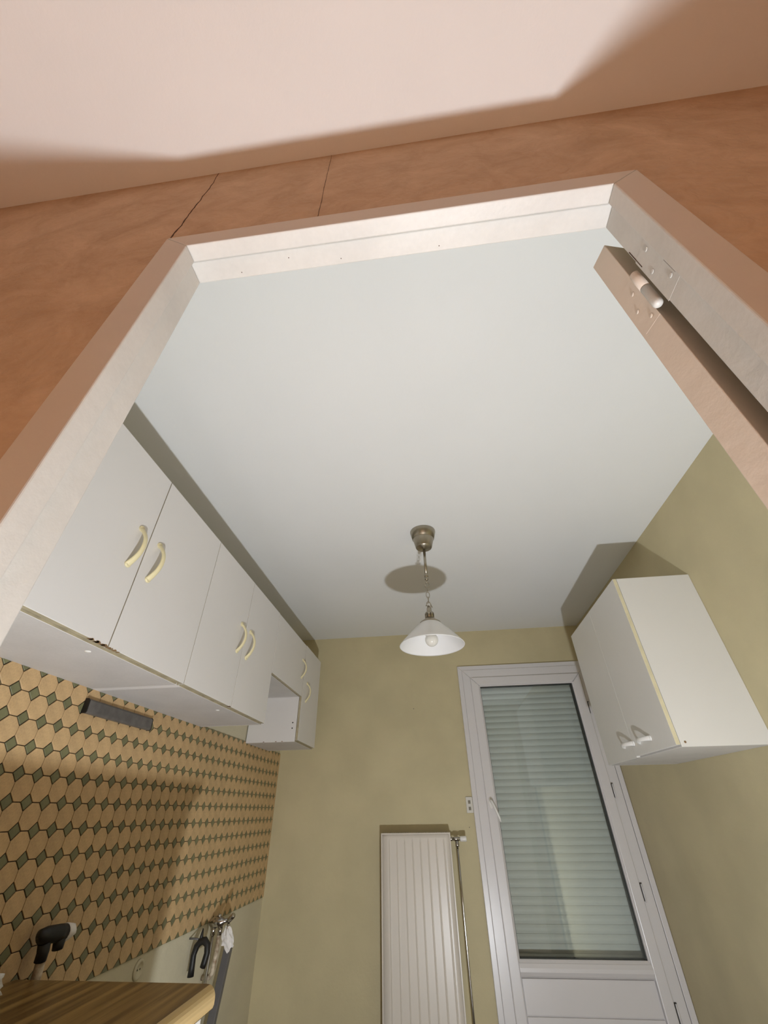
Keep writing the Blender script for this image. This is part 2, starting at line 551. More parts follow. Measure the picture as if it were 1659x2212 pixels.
# latch plate slot in the right jamb's rebate and chips of missing paint
bm = bmesh.new(); b_box(bm, EX1 - .0006, EX1 + .001, .2735, .2745, 1.795, 1.83); obj('paint_crack', bm, M_CRACK, fr)
bm = bmesh.new(); b_box(bm, EX1 - .0006, EX1 + .001, .3015, .3025, 1.875, 1.925); obj('paint_crack', bm, M_CRACK, fr)
for (px, pz) in ((-0.30, .0), (-.21, .0), (-.12, 0), (.05, 0)):
    bm = bmesh.new()
    b_lathe(bm, [(.0009, EZ), (.0007, EZ - .0003), (0, EZ - .0003)], px + .02, .282 + random.uniform(-.01, .015), 8, 'z')
    obj('paint_chip', bm, M_CRACK, fr)

# ------------------------------------------------------------------ balcony door
bd = thing('door_2', (0.725, 3.50, 0), 'white glazed balcony door with the lowered shutter behind its glass', 'door', kind='structure')
def mitre(name, x0, x1, z0, z1, w, y0, y1, m, sides='LTRB', bevel=0.003, par=None, gap=.0003):
    g = gap
    xi0, xi1, zi0, zi1 = x0 + w, x1 - w, z0 + w, z1 - w
    P = {}
    zb_o = z0 if 'B' in sides else z0
    zb_i = zi0 if 'B' in sides else z0
    P['L'] = [(x0, zb_o + g), (xi0, zb_i + g), (xi0, zi1 - g), (x0, z1 - g)]
    P['R'] = [(x1, zb_o + g), (x1, z1 - g), (xi1, zi1 - g), (xi1, zb_i + g)]
    P['T'] = [(x0 + g, z1), (xi0 + g, zi1), (xi1 - g, zi1), (x1 - g, z1)]
    P['B'] = [(x0 + g, z0), (x1 - g, z0), (xi1 - g, zi0), (xi0 + g, zi0)]
    out = []
    for s in sides:
        bm = bmesh.new()
        b_prism(bm, P[s], 'y', y0, y1)
        out.append(obj(name, bm, m, par or bd, bevel, 3))
    return out
mitre('cover_strip', .203, XR - .002, 0.0, 2.208, .034, 3.494, 3.514, M_PVC, 'LTR', .003)
mitre('frame_rail', .2365, 1.2055, 0.0, 2.1745, .066, 3.488, 3.560, M_PVC, 'LTR', .003)
SX0, SX1, SZ0, SZ1 = .2955, 1.1425, .06, 2.113
sash = mitre('sash_rail', SX0, SX1, SZ0, SZ1, .062, 3.474, 3.545, M_PVC, 'LTRB', .006)
# sloping glazing bead
GX0, GX1, GZ0, GZ1 = .3645, 1.0685, .556, 2.041
def bead(x0, x1, z0, z1, w):
    P = {'L': ((x0, z0), (x0, z1), (1, 0)), 'R': ((x1, z0), (x1, z1), (-1, 0)), 'T': ((x0, z1), (x1, z1), (0, -1)), 'B': ((x0, z0), (x1, z0), (0, 1))}
    for s, (A, B, n) in P.items():
        bm = bmesh.new()
        ax = 'z' if s in 'LR' else 'x'
        if ax == 'z':
            poly = [(A[0] - n[0] * .004, 3.476), (A[0] + n[0] * w, 3.486), (A[0] + n[0] * w, 3.51), (A[0] - n[0] * .004, 3.51)]
            b_prism(bm, poly, 'z', z0, z1)
        else:
            poly = [(3.476, A[1] - n[1] * .004), (3.486, A[1] + n[1] * w), (3.51, A[1] + n[1] * w), (3.51, A[1] - n[1] * .004)]
            b_prism(bm, poly, 'x', x0 + .002, x1 - .002)
        obj('glazing_bead', bm, M_PVC, bd, 0.0015, 2)
bead(SX0 + .062, SX1 - .062, .551, SZ1 - .062, .0085)
# gasket round the pane
bm = bmesh.new()
for (x0, x1, z0, z1) in ((GX0, GX0 + .004, GZ0, GZ1), (GX1 - .006, GX1, GZ0, GZ1), (GX0, GX1, GZ1 - .004, GZ1), (GX0, GX1, GZ0, GZ0 + .006)):
    b_box(bm, x0, x1, 3.493, 3.530, z0, z1)
obj('gasket', bm, M_GASK, bd)
p1 = box_obj('pane', GX0 + .001, GX1 - .001, 3.496, 3.500, GZ0 + .001, GZ1 - .001, M_GLASS, bd)
p1['label'] = 'clear glass pane with reflections of the room'
box_obj('pane', GX0 + .001, GX1 - .001, 3.516, 3.520, GZ0 + .001, GZ1 - .001, M_GLASS, bd)
# middle rail and lower panel boards
bm = bmesh.new()
b_prism(bm, [(3.545, .487), (3.484, .487), (3.474, .496), (3.466, .512), (3.466, .528), (3.474, .545), (3.486, .5525), (3.545, .5525)], 'x', SX0 + .060, SX1 - .060)
obj('middle_rail', bm, M_PVC, bd, 0.0015, 2)
for (z0, z1) in ((.346, .484), (.204, .342), (.122, .200)):
    bm = bmesh.new()
    b_box(bm, SX0 + .0655, SX1 - .0655, 3.489, 3.53, z0, z1)
    obj('lower_panel', bm, M_PVC, bd, 0.003, 2)
box_obj('panel_backing', SX0 + .058, SX1 - .058, 3.497, 3.525, .10, .50, M_PVC, bd)
# lever handle
hd = thing('handle', (0, 0, 0), None, None)
hd.parent = bd; hd.location = Vector((.3225, 3.474, 1.292)) - parent_world(bd)
bm = bmesh.new()
pts = [(.3225 + .0135 * math.cos(a), 1.292 + .033 * math.sin(a)) for a in [2 * PI * i / 28 for i in range(28)]]
b_prism(bm, pts, 'y', 3.475, 3.466)
obj('handle_plate', bm, M_HAND_W, hd, 0.002, 2)
bm = bmesh.new()
b_tube(bm, [(.3225, 3.470, 1.305), (.3225, 3.445, 1.305), (.3235, 3.434, 1.303), (.328, 3.427, 1.295), (.338, 3.424, 1.272), (.350, 3.424, 1.242), (.362, 3.427, 1.210), (.368, 3.430, 1.190)],
       [.008, .008, .0085, .0090, .0085, .008, .0075, .006], 12)
obj('handle_lever', bm, M_HAND_W, hd)
# hinges along the right-hand side
for z in (1.86, 1.345, .84, .362):
    bm = bmesh.new()
    b_lathe(bm, [(0, z - .042), (.0055, z - .040), (.0055, z + .040), (0, z + .042)], 1.1525, 3.4835, 12)
    h = obj('hinge', bm, M_PVC, bd)
    bm = bmesh.new()
    b_box(bm, 1.1442, 1.1454, 3.4760, 3.4890, z - .036, z + .044)
    b_box(bm, 1.1442, 1.1560, 3.4770, 3.4890, z + .043, z + .0450)
    obj('hinge_slot', bm, M_DARKGAP, h)

# roller shutter outside
sh = thing('roller_shutter', (0.725, 3.61, 0.0), 'closed pale roller shutter of narrow slats seen through the balcony door glass', 'shutter')
prof = []
for i in range(9):
    t = i / 8
    prof.append((3.612 - .0062 * math.sin(PI * t), 0.0005 + .0405 * t))
prof2 = [(y + .004, z) for y, z in prof[::-1]]
bm = bmesh.new()
b_prism(bm, prof + prof2, 'x', -.42, .5175)
slat0 = obj('slat', bm, M_SHUT, None)
for p in slat0.data.polygons: p.use_smooth = False
me0 = slat0.data
c0 = slat0.location.copy()
PITCH = 0.0415
for i in range(51):
    s = slat0 if i == 0 else bpy.data.objects.new('slat', me0)
    if i: COL.objects.link(s)
    s.parent = sh
    s.location = Vector((0.0, 3.611 - 3.61, 0.02 + i * PITCH))
bm = bmesh.new(); b_box(bm, OX0 + .002, .306, 3.592, 3.635, 0, OZ1); obj('guide_rail', bm, M_SHUT, sh)
bm = bmesh.new(); b_box(bm, 1.19, XR - .002, 3.592, 3.635, 0, OZ1); obj('guide_rail', bm, M_SHUT, sh)
bm = bmesh.new(); b_box(bm, .31, 1.19, 3.618, 3.624, 0, OZ1); obj('backing_curtain', bm, M_SHUT, sh)

# ================================================================== LARGE OBJECTS
# ------------------------------------------------------------------ wall cupboards
def bow_handle(name, c, n, d, span, depth, wid, thk, m, parent):
    """bow handle: centre c on the door face, n outwards, d along the handle"""
    c, n, d = Vector(c), Vector(n), Vector(d)
    wv = n.cross(d)
    N_ = 22
    pts, rad = [], []
    for i in range(N_ + 1):
        t = -1 + 2 * i / N_
        h = depth * (1 - abs(t) ** 2.2)
        pts.append(c + d * (span / 2 * t) + n * (h - .001))
        e = abs(t)
        rad.append(wid / 2 * (0.82 + 0.30 * e ** 3))
    bm = bmesh.new()
    b_tube(bm, pts, rad, 12, wdir=wv, flat=thk / wid)
    # feet
    for s in (-1, 1):
        q = c + d * (span / 2 * s * .985)
        ring = []
        for h, r in ((0, wid * .58), (.003, wid * .56), (.0055, wid * .42)):
            ring.append([bm.verts.new(q + n * h + wv * r * math.cos(2 * PI * k / 14) + d * r * .8 * math.sin(2 * PI * k / 14)) for k in range(14)])
        for A, B in zip(ring[:-1], ring[1:]):
            for k in range(14):
                f = bm.faces.new((A[k], A[(k + 1) % 14], B[(k + 1) % 14], B[k])); f.smooth = True
        bm.faces.new(ring[0]); bm.faces.new(ring[-1])
    return obj(name, bm, m, parent)

def cupboard(label, y0, y1, z0, z1, wallx, frontx, m, doors, handle_specs, side=1, near_plain=False, group=None, edge=M_EDGE_L,
             carcass_edge=None, t=.016):
    """side=+1: hangs on the left wall and faces +x; -1: hangs on the right wall and faces -x"""
    dth = .016
    cf = frontx - side * dth - side * .0015       # carcass front
    r = thing('wall_cupboard', ((wallx + frontx) / 2, (y0 + y1) / 2, z0), label, 'cupboard', group)
    g = .0006 * side
    wx = wallx + side * .0008
    def board(name, ax0, ax1, by0, by1, cz0, cz1, front=True, under=False):
        bm = bmesh.new()
        vs, fs = b_box(bm, min(ax0, ax1), max(ax0, ax1), by0, by1, cz0, cz1)
        if front:
            fs[3 if side > 0 else 5].material_index = 1
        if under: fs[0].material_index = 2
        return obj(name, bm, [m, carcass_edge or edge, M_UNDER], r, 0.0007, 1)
    board('side_panel', wx, cf, y0 + .0004, y0 + t, z0, z1)
    board('side_panel', wx, cf, y1 - t, y1 - .0004, z0, z1)
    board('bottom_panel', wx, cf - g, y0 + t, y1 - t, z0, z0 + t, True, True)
    board('top_panel', wx, cf - g, y0 + t, y1 - t, z1 - t, z1)
    board('back_panel', wx + side * .002, wx + side * .006, y0 + t, y1 - t, z0 + t, z1 - t, False)
    out = []
    for i, (a, b, zd0, zd1) in enumerate(doors):
        bm = bmesh.new()
        vs, fs = b_box(bm, min(frontx, frontx - side * dth), max(frontx, frontx - side * dth), a, b, zd0, zd1)
        for k in ((0, 1, 2, 4) if side > 0 else ((2,) if i == 0 else ())): fs[k].material_index = 1
        d = obj('door', bm, [m, edge], r, 0.0010 if side > 0 else 0.0005, 2)
        out.append(d)
    for (di, c, d, span, depth, wid, thk, hm) in handle_specs:
        bow_handle('handle', c, (side, 0, 0), d, span, depth, wid, thk, hm, out[di])
    return r, out

FXL = -0.880
ZB, ZT = 1.620, 2.2195
HS = (.128, .032, .0215, .0115)
up = (0, 0, 1)
cA, dA = cupboard('large white double-door wall cupboard nearest the doorway, with a chipped lower edge', .615, 1.4255, ZB, ZT, XL, FXL, M_CAB,
         [(.6165, 1.0185, ZB + .006, ZT - .001), (1.0225, 1.4245, ZB + .006, ZT - .001)],
         [(0, (FXL, .970, 1.920), up, *HS, M_HAND), (1, (FXL, 1.072, 1.920), up, *HS, M_HAND)])
cB, dB = cupboard('white double-door wall cupboard in the middle of the left row', 1.4265, 2.2350, ZB, ZT, XL, FXL, M_CAB,
         [(1.4280, 1.8255, ZB + .006, ZT - .001), (1.8290, 2.2340, ZB + .006, ZT - .001)],
         [(0, (FXL, 1.773, 1.914), up, *HS, M_HAND), (1, (FXL, 1.879, 1.914), up, *HS, M_HAND)])
cC, dC = cupboard('short white wall cupboard with one door above the empty hood gap', 2.2360, 2.8230, 1.876, ZT - .002, XL, FXL, M_CAB,
         [(2.2372, 2.8215, 1.879, ZT - .003)],
         [(0, (FXL, 2.771, 2.044), up,   .116, .030, .020, .0105, M_HAND)])
cD, dD = cupboard('narrow single-door white wall cupboard at the end of the row, by the back wall', 2.8240, 3.2420, 1.616, ZT + .003, XL + .006, FXL, M_CAB,
         [(2.8280, 3.2410, 1.624, ZT + .002)],
         [(0, (FXL, 2.918, 1.925), up, .118, .030, .020, .0105, M_HAND)])
# cover caps on the undersides, screw holes, chipped edges
for r, cx, cy in ((cA, -.944, 1.029), (cB, -.949, 1.846)):
    bm = bmesh.new()
    b_lathe(bm, [(.0085, ZB), (.008, ZB - .0015), (.004, ZB - .0024), (0, ZB - .0025)], cx, cy, 20)
    obj('cover_cap', bm, M_HAND_W, r)
for z in (1.724, 1.692):
    bm = bmesh.new()
    b_lathe(bm, [(.0042, 2.8244), (.0042, 2.8238), (0, 2.8237)], -.9225, z, 14, 'y')
    obj('screw_hole', bm, M_DARKGAP, cD)
def chips(parent, ya, yb, n, z, big):
    for i in range(n):
        y = ya + (yb - ya) * (i + random.random() * .8) / n
        L_ = random.uniform(.004, .011) * big
        h = random.uniform(.0015, .0045) * big
        bm = bmesh.new()
        pts = [(y - L_, z), (y - L_ * .5, z + h * random.uniform(.4, 1)), (y + L_ * .2, z + h), (y + L_ * .7, z + h * .5), (y + L_, z)]
        b_prism(bm, pts, 'x', FXL - .010, FXL + .0005)
        obj('chipped_spot', bm, M_WORN, parent)
chips(cA, .945, 1.018, 6, ZB + .0055, 1.0)
chips(cA, 1.024, 1.075, 4, ZB + .0055, .6)
chips(cB, 1.80, 1.825, 2, ZB + .0055, .7)
bm = bmesh.new(); b_box(bm, FXL - .012, FXL - .0085, 1.0188, 1.0222, ZB + .007, ZB + .30)
obj('seam_strip', bm, M_WORN, cA)  # brown strip in the lower part of the gap between the doors
for y_, z_ in ((-1.02, 1.617), (-.98, 1.617), (-1.10, 1.617)):
    bm = bmesh.new()
    b_prism(bm, [(y_ - .006, z_), (y_, z_ + .005), (y_ + .005, z_ + .002), (y_ + .007, z_)], 'y', 2.8236, 2.828)
    obj('chipped_spot', bm, M_WORN, cD)

FXR = 0.899
RZ0, RZ1, RY0, RY1 = 1.435, 2.141, 1.8872, 2.6883
cE, dE = cupboard('white double-door wall cupboard hanging on the right wall beside the balcony door', RY0, RY1, RZ0, RZ1, XR, FXR, M_CAB_R,
         [(RY0 + .001, 2.2872, RZ0 + .007, RZ1 + .000), (2.2878, RY1 - .001, RZ0 + .002, RZ1 - .0005)],
         [(0, (FXR, 2.142, 1.490), (0, 1, 0), .125, .030, .019, .010, M_HAND_W), (1, (FXR, 2.331, 1.492), (0, 1, 0), .125, .030, .019, .010, M_HAND_W)], side=-1, edge=M_EDGE, carcass_edge=M_UNDER)  # carcass edges coloured grey to stand for the shadow gap below the doors
bm = bmesh.new()
b_lathe(bm, [(.0042, RY0), (.004, RY0 - .0006), (0, RY0 - .0007)], .9345, 1.4505, 14, 'y')
obj('screw', bm, M_WORN, cE)

# ------------------------------------------------------------------ tiled splashback: octagons and small green diamonds
TY0, TY1, TZ0, TZ1 = .55, YB - .001, .8155, 1.6260
PY, PZ = .0690, .0675
bs = thing('tiled_splashback', (XL, 2.0, TZ0), 'splashback of beige octagonal tiles with small green diamonds', 'splashback')
bm = bmesh.new(); b_box(bm, XL + .0003, XL + .0030, TY0, TY1, TZ0, TZ1)
obj('grout_bed', bm, M_GROUT, bs)
CUT = .306
def octagon(cy, cz):
    hy, hz, cy_, cz_ = PY / 2 - .0012, PZ / 2 - .0012, PY * CUT, PZ * CUT
    return [(cy - hy, cz - hz + cz_), (cy - hy + cy_, cz - hz), (cy + hy - cy_, cz - hz), (cy + hy, cz - hz + cz_),
            (cy + hy, cz + hz - cz_), (cy + hy - cy_, cz + hz), (cy - hy + cy_, cz + hz), (cy - hy, cz + hz - cz_)]
def diamond(cy, cz):
    a, b = PY * CUT - .0022, PZ * CUT - .0022
    return [(cy - a, cz), (cy, cz - b), (cy + a, cz), (cy, cz + b)]
def clip(poly):
    def cl(P, ins, inter):
        o = []
        for i in range(len(P)):
            A, B = P[i - 1], P[i]
            if ins(B):
                if not ins(A): o.append(inter(A, B))
                o.append(B)
            elif ins(A): o.append(inter(A, B))
        return o
    def at(k, v):
        return lambda A, B: tuple((A[j] + (B[j] - A[j]) * (v - A[k]) / (B[k] - A[k])) for j in (0, 1))
    for k, v, s in ((0, TY0, 1), (0, TY1, -1), (1, TZ0, 1), (1, TZ1, -1)):
        if not poly: break
        poly = cl(poly, lambda p, k=k, v=v, s=s: (p[k] - v) * s >= -1e-9, at(k, v))
    return poly
def tile_geom(bm, poly, th):
    cy = sum(p[0] for p in poly) / len(poly); cz = sum(p[1] for p in poly) / len(poly)
    x0, x1 = XL + .0028, XL + .0030 + th
    ch = .0010
    base = [bm.verts.new((x0, p[0], p[1])) for p in poly]
    mid = [bm.verts.new((x1 - ch * .6, p[0], p[1])) for p in poly]
    top = []
    for p in poly:
        dy, dz = cy - p[0], cz - p[1]
        l = math.hypot(dy, dz) or 1
        top.append(bm.verts.new((x1, p[0] + dy / l * ch, p[1] + dz / l * ch)))
    n = len(poly)
    for A, B in ((base, mid), (mid, top)):
        for i in range(n): bm.faces.new((A[i], A[(i + 1) % n], B[(i + 1) % n], B[i]))
    bm.faces.new(top)
octs, dias = [], []
ny0 = int(math.floor((TY0 - 1.1625) / PY)) - 1
ny1 = int(math.ceil((TY1 - 1.1625) / PY)) + 1
for r_ in range(13):
    for c_ in range(ny0, ny1 + 1):
        cy = 1.1625 + c_ * PY
        cz = TZ1 - .0005 - PZ / 2 - r_ * PZ
        if r_ < 12:
            P = clip(octagon(cy, cz))
            if len(P) > 2: octs.append((cy, cz, P, len(P) == 8))
        P = clip(diamond(cy + PY / 2, cz + PZ / 2))
        if len(P) > 2: dias.append((cy + PY / 2, cz + PZ / 2, P, len(P) == 4 and abs(P[3][1] - (cz + PZ / 2) - (PZ * CUT - .0022)) < 1e-6))
def place_tiles(lst, name, m, th, keep=300):
    def score(t):
        if t[0] < .93: return 1e3
        return math.sqrt(XL ** 2 + t[0] ** 2 + (t[1] - 1.25) ** 2)
    lst = sorted(lst, key=score)
    full = None
    bp = parent_world(bs)
    for (cy, cz, P, whole) in lst[:keep]:
        if whole and full is not None:
            o = bpy.data.objects.new(name, full)
            COL.objects.link(o)
        else:
            bm = bmesh.new(); tile_geom(bm, [(p[0] - cy, p[1] - cz) for p in P], th)
            bmesh.ops.recalc_face_normals(bm, faces=bm.faces[:])
            bmesh.ops.translate(bm, verts=bm.verts[:], vec=(-XL, 0, 0))
            me = bpy.data.meshes.new(name); bm.to_mesh(me); bm.free(); me.materials.append(m)
            if whole: full = me
            o = bpy.data.objects.new(name, me); COL.objects.link(o)
        o.parent = bs
        o.location = Vector((XL, cy, cz)) - bp + Vector((random.uniform(-.0002, .0002), 0, 0))
    bm = bmesh.new()
    for (cy, cz, P, whole) in lst[keep:]: tile_geom(bm, P, th)
    o = obj(name + 's_beyond', bm, m, bs)
    o['kind'] = 'stuff'
place_tiles(octs, 'octagon_tile', M_TILE, .0030)
place_tiles(dias, 'diamond_tile', M_DIA, .0027)

# ------------------------------------------------------------------ radiator
rd = thing('radiator', (-.1985, 3.46, .18), 'white upright panel radiator on the back wall beside the balcony door', 'radiator')
RX0, RX1, RZa, RZb = -.4240, .0285, .18, 1.1395
RYF = 3.385
def ridge(x):
    o = 0.0
    for i in range(8):
        d = abs(x - (RX0 + .0557 + .0503 * i))
        if d < .0060: o = max(o, .0030 * (0.5 + 0.5 * math.cos(PI * d / .0060)))
    return o
xs = [RX0 + .004]
xs_t = set()
for i in range(8):
    c = RX0 + .0557 + .0503 * i
    for k in range(-6, 7): xs_t.add(round(c + k * .0060 / 6, 5))
    for k in (-.0085, -.0068, .0068, .0085): xs_t.add(round(c + k, 5))
xs = sorted(xs_t | {round(RX0 + .004, 5), round(RX1 - .004, 5)})
zs = [RZa + .004, RZa + .026, RZa + .030, RZa + .036, RZa + .044, RZa + .052, RZb - .052, RZb - .046, RZb - .040, RZb - .034, RZb - .028, RZb - .004]
def zm(z):
    a = min(1, max(0, (z - RZa - .030) / .022)); b = min(1, max(0, (RZb - .028 - z) / .024))
    a, b = a * a * (3 - 2 * a), b * b * (3 - 2 * b)
    return a * b
bm = bmesh.new()
grid = [[bm.verts.new((x, 3.3890 - ridge(x) * zm(z), z)) for x in xs] for z in zs]
for i in range(len(zs) - 1):
    for j in range(len(xs) - 1):
        f = bm.faces.new((grid[i][j], grid[i][j + 1], grid[i + 1][j + 1], grid[i + 1][j])); f.smooth = True
# return to the back so the sheet has thickness
rim = [grid[0][j] for j in range(len(xs))] + [grid[i][-1] for i in range(1, len(zs))] + [grid[-1][j] for j in range(len(xs) - 2, -1, -1)] + [grid[i][0] for i in range(len(zs) - 2, 0, -1)]
bk = [bm.verts.new((v.co.x, 3.403, v.co.z)) for v in rim]
for i in range(len(rim)):
    k = (i + 1) % len(rim)
    bm.faces.new((rim[i], rim[k], bk[k], bk[i]))
bm.faces.new(bk)
obj('front_panel', bm, M_RAD, rd)
bm = bmesh.new()
for (x0, x1, z0, z1) in ((RX0, RX0 + .0075, RZa, RZb), (RX1 - .0075, RX1, RZa, RZb), (RX0 + .0075, RX1 - .0075, RZb - .0075, RZb), (RX0 + .0075, RX1 - .0075, RZa, RZa + .0075)):
    b_box(bm, x0, x1, 3.3850, 3.3900, z0, z1)
obj('seam_rim', bm, M_RAD, rd, .0012, 2)
box_obj('rear_panel', RX0 + .004, RX1 - .004, 3.468, 3.484, RZa + .01, RZb - .01, M_RAD, rd, .003)
box_obj('side_cover', RX0, RX0 + .004, 3.390, 3.484, RZa, RZb, M_RAD, rd, .001)
box_obj('side_cover', RX1 - .004, RX1, 3.390, 3.484, RZa, RZb, M_RAD, rd, .001)
bm = bmesh.new()
for i in range(30):
    x = RX0 + .012 + i * .0148
    b_box(bm, x, x + .0085, 3.394, 3.480, RZb - .004, RZb)
b_box(bm, RX0 + .004, RX1 - .004, 3.390, 3.396, RZb - .004, RZb)
b_box(bm, RX0 + .004, RX1 - .004, 3.478, 3.484, RZb - .004, RZb)
obj('top_grille', bm, M_RAD, rd)
for x in (RX0 + .09, RX1 - .09):
    for z in (RZb - .16, RZa + .16):
        box_obj('wall_bracket', x - .015, x + .015, 3.484, 3.5148, z - .03, z + .03, M_RAD, rd)
# valve and feed pipe
VY, VZ = 3.430, 1.105
bm = bmesh.new()
b_lathe(bm, [(.0125, RX1 - .002), (.0135, RX1 + .002), (.0135, RX1 + .012), (.0085, RX1 + .014), (.0085, RX1 + .022)], VY, VZ, 6, 'x')
obj('valve_nut', bm, M_CHROME, rd)
bm = bmesh.new()
b_lathe(bm, [(.009, .048), (.0125, .052), (.0135, .062), (.0125, .080), (.009, .086), (.009, .092)], VY, VZ, 20, 'x')
b_lathe(bm, [(.010, VZ - .004), (.0100, VZ - .018), (.0125, VZ - .020), (.0125, VZ - .038), (.008, VZ - .042)], .069, VY, 14, 'z')
obj('valve_body', bm, M_CHROME, rd)
bm = bmesh.new()
b_lathe(bm, [(0, .090), (.0125, .090), (.0145, .094), (.0150, .126), (.0135, .131), (0, .132)], VY, VZ, 20, 'x')
obj('valve_knob', bm, M_HAND_W, rd)
bm = bmesh.new()
b_tube(bm, [(.069, VY, VZ - .040), (.069, VY, .8), (.069, VY, .4), (.069, VY, .0)], .0062, 14)
obj('feed_pipe', bm, M_CHROME, rd)

# ------------------------------------------------------------------ pendant lamp
LX, LY = .008, 1.898
pl = thing('pendant_lamp', (LX, LY, ZC), 'pendant lamp with brushed nickel canopy, chain and white cone shade', 'lamp')
bm = bmesh.new()
b_lathe(bm, [(.0690, ZC), (.0695, ZC - .006), (.0680, ZC - .012), (.0600, ZC - .047), (.0560, ZC - .049), (.0555, ZC - .053), (.0440, ZC - .100), (.0415, ZC - .105), (.012, ZC - .112), (.009, ZC - .114)], LX, LY, 48)
obj('canopy', bm, M_NICKEL, pl)
bm = bmesh.new()
b_lathe(bm, [(.0070, ZC - .108), (.0070, 2.238)], LX, LY, 18)
obj('rod', bm, M_NICKEL, pl)
bm = bmesh.new()
b_lathe(bm, [(.0070, 2.242), (.0100, 2.240), (.0103, 2.224), (.0075, 2.222), (.0075, 2.219), (.0095, 2.217), (.0095, 2.209), (.005, 2.205), (0, 2.205)], LX, LY, 18)
obj('coupling', bm, M_NICKEL, pl)
def link(zc, hz, hw, rot, r=.0017, dx=0.0):
    pts = []
    for i in range(24):
        a = 2 * PI * i / 24
        u_, v_ = hw * math.cos(a), hz * math.sin(a)
        pts.append((LX + dx + u_ * math.cos(rot), LY + u_ * math.sin(rot), zc + v_))
    bm = bmesh.new()
    b_tube(bm, pts, r, 8, closed=True)
    return obj('chain_link', bm, M_NICKEL, pl)
link(2.199, .010, .006, 1.2)
link(2.178, .0145, .0115, 0.1)
link(2.152, .016, .0075, 1.5)
link(2.124, .0175, .0090, 0.35)
link(2.098, .0160, .0075, 1.45)
link(2.072, .0160, .0115, 0.5)
bm = bmesh.new()
b_tube(bm, [(LX - .014, LY - .003, 2.064), (LX - .008, LY - .008, 2.075), (LX + .002, LY - .006, 2.082), (LX + .010, LY + .002, 2.078), (LX + .014, LY + .004, 2.063), (LX + .017, LY + .002, 2.058)], .0018, 8)
b_tube(bm, [(LX - .010, LY + .004, 2.050), (LX - .004, LY - .008, 2.066), (LX + .006, LY - .009, 2.060), (LX + .013, LY - .004, 2.054), (LX + .016, LY - .006, 2.060)], .0016, 8)
obj('hook_wire', bm, M_NICKEL, pl)
bm = bmesh.new()
b_lathe(bm, [(.004, 2.066), (.006, 2.058), (.0115, 2.052), (.0120, 2.034), (.0150, 2.030)], LX, LY, 24)
obj('socket_neck', bm, M_NICKEL, pl)
bm = bmesh.new()
b_lathe(bm, [(.0120, 2.032), (.0200, 2.030), (.0215, 2.026), (.0220, 1.999), (.0150, 1.998)], LX, LY, 32)
gal = obj('socket_gallery', bm, M_NICKEL, pl)
for i in range(8):
    a = 2 * PI * (i + .35) / 8
    bm = bmesh.new()
    c_, s_ = math.cos(a), math.sin(a)
    q = Vector((LX, LY, 0))
    e1 = Vector((c_, s_, 0)); e2 = Vector((-s_, c_, 0))
    pts = [q + e1 * r + e2 * w_ + Vector((0, 0, z)) for r in (.0212, .0223) for w_ in (-.0018, .0018) for z in (2.004, 2.024)]
    V = [bm.verts.new(p) for p in pts]
    for f in ((0, 1, 3, 2), (4, 6, 7, 5), (0, 4, 5, 1), (2, 3, 7, 6), (1, 5, 7, 3), (0, 2, 6, 4)): bm.faces.new([V[k] for k in f])
    obj('gallery_slot', bm, M_DARKGAP, gal)
bm = bmesh.new()
b_lathe(bm, [(.018, 2.000), (.024, 2.000), (.0265, 1.996), (.0500, 1.979), (.0510, 1.976), (.047, 1.9765), (.020, 1.995)], LX, LY, 40)
obj('metal_cap', bm, M_NICKEL, pl)
bm = bmesh.new()
prof = [(.030, 1.9915), (.0495, 1.9760), (.075, 1.9505), (.104, 1.9215), (.130, 1.8940), (.149, 1.8725), (.1512, 1.8690), (.1500, 1.8670), (.1470, 1.8715), (.127, 1.8935), (.101, 1.9190), (.072, 1.9480), (.047, 1.9725), (.028, 1.9875)]
b_lathe(bm, prof, LX, LY, 64)
obj('shade', bm, M_OPAL, pl)
bm = bmesh.new()
bp = [(0, 1.866)]
for i in range(1, 15):
    a = -PI / 2 + (PI * .80) * i / 14
    bp.append((.031 * math.cos(a), 1.897 + .031 * math.sin(a)))
bp += [(.0155, 1.934), (.0135, 1.945), (.0135, 1.975), (0, 1.975)]
b_lathe(bm, bp, LX, LY, 32)
obj('bulb', bm, M_BULB, pl)

# ------------------------------------------------------------------ worktop and base unit
WX1, WZ1, WY1, WY0 = -.630, .893, 1.537, .56
bm = bmesh.new()
th = .046
poly = [(XL + .012, WZ1), (WX1 - .030, WZ1)]
for i in range(1, 7):
    a = PI / 2 - PI / 2 * i / 6
    poly.append((WX1 - .026 + .026 * math.cos(a), WZ1 - .026 + .026 * math.sin(a)))
poly += [(WX1, WZ1 - th + .010), (WX1 - .003, WZ1 - th + .003), (WX1 - .010, WZ1 - th), (XL + .012, WZ1 - th)]
b_prism(bm, poly, 'y', WY0, WY1)
bm.normal_update()
bmesh.ops.recalc_face_normals(bm, faces=bm.faces[:])
for f in bm.faces:
    if f.normal.x > .35 and abs(f.normal.y) < .5: f.material_index = 1
tag(obj('worktop', bm, [M_WOOD, M_WOOD_LIT], None, .0015, 2), 'wood-grain kitchen worktop with rounded front edge in the lower left corner', 'worktop')
bu = thing('base_cabinet', (-.93, 1.05, 0), 'white base cabinet under the wood-grain worktop', 'cabinet')
BX1 = WX1 - .020
box_obj('body', XL + .010, BX1 - .018, WY0 + .01, WY1 - .02, .10, WZ1 - th - .0005, M_CAB, bu, .001)
box_obj('plinth', XL + .06, BX1 - .06, WY0 + .01, WY1 - .02, 0, .10, M_CAB, bu)
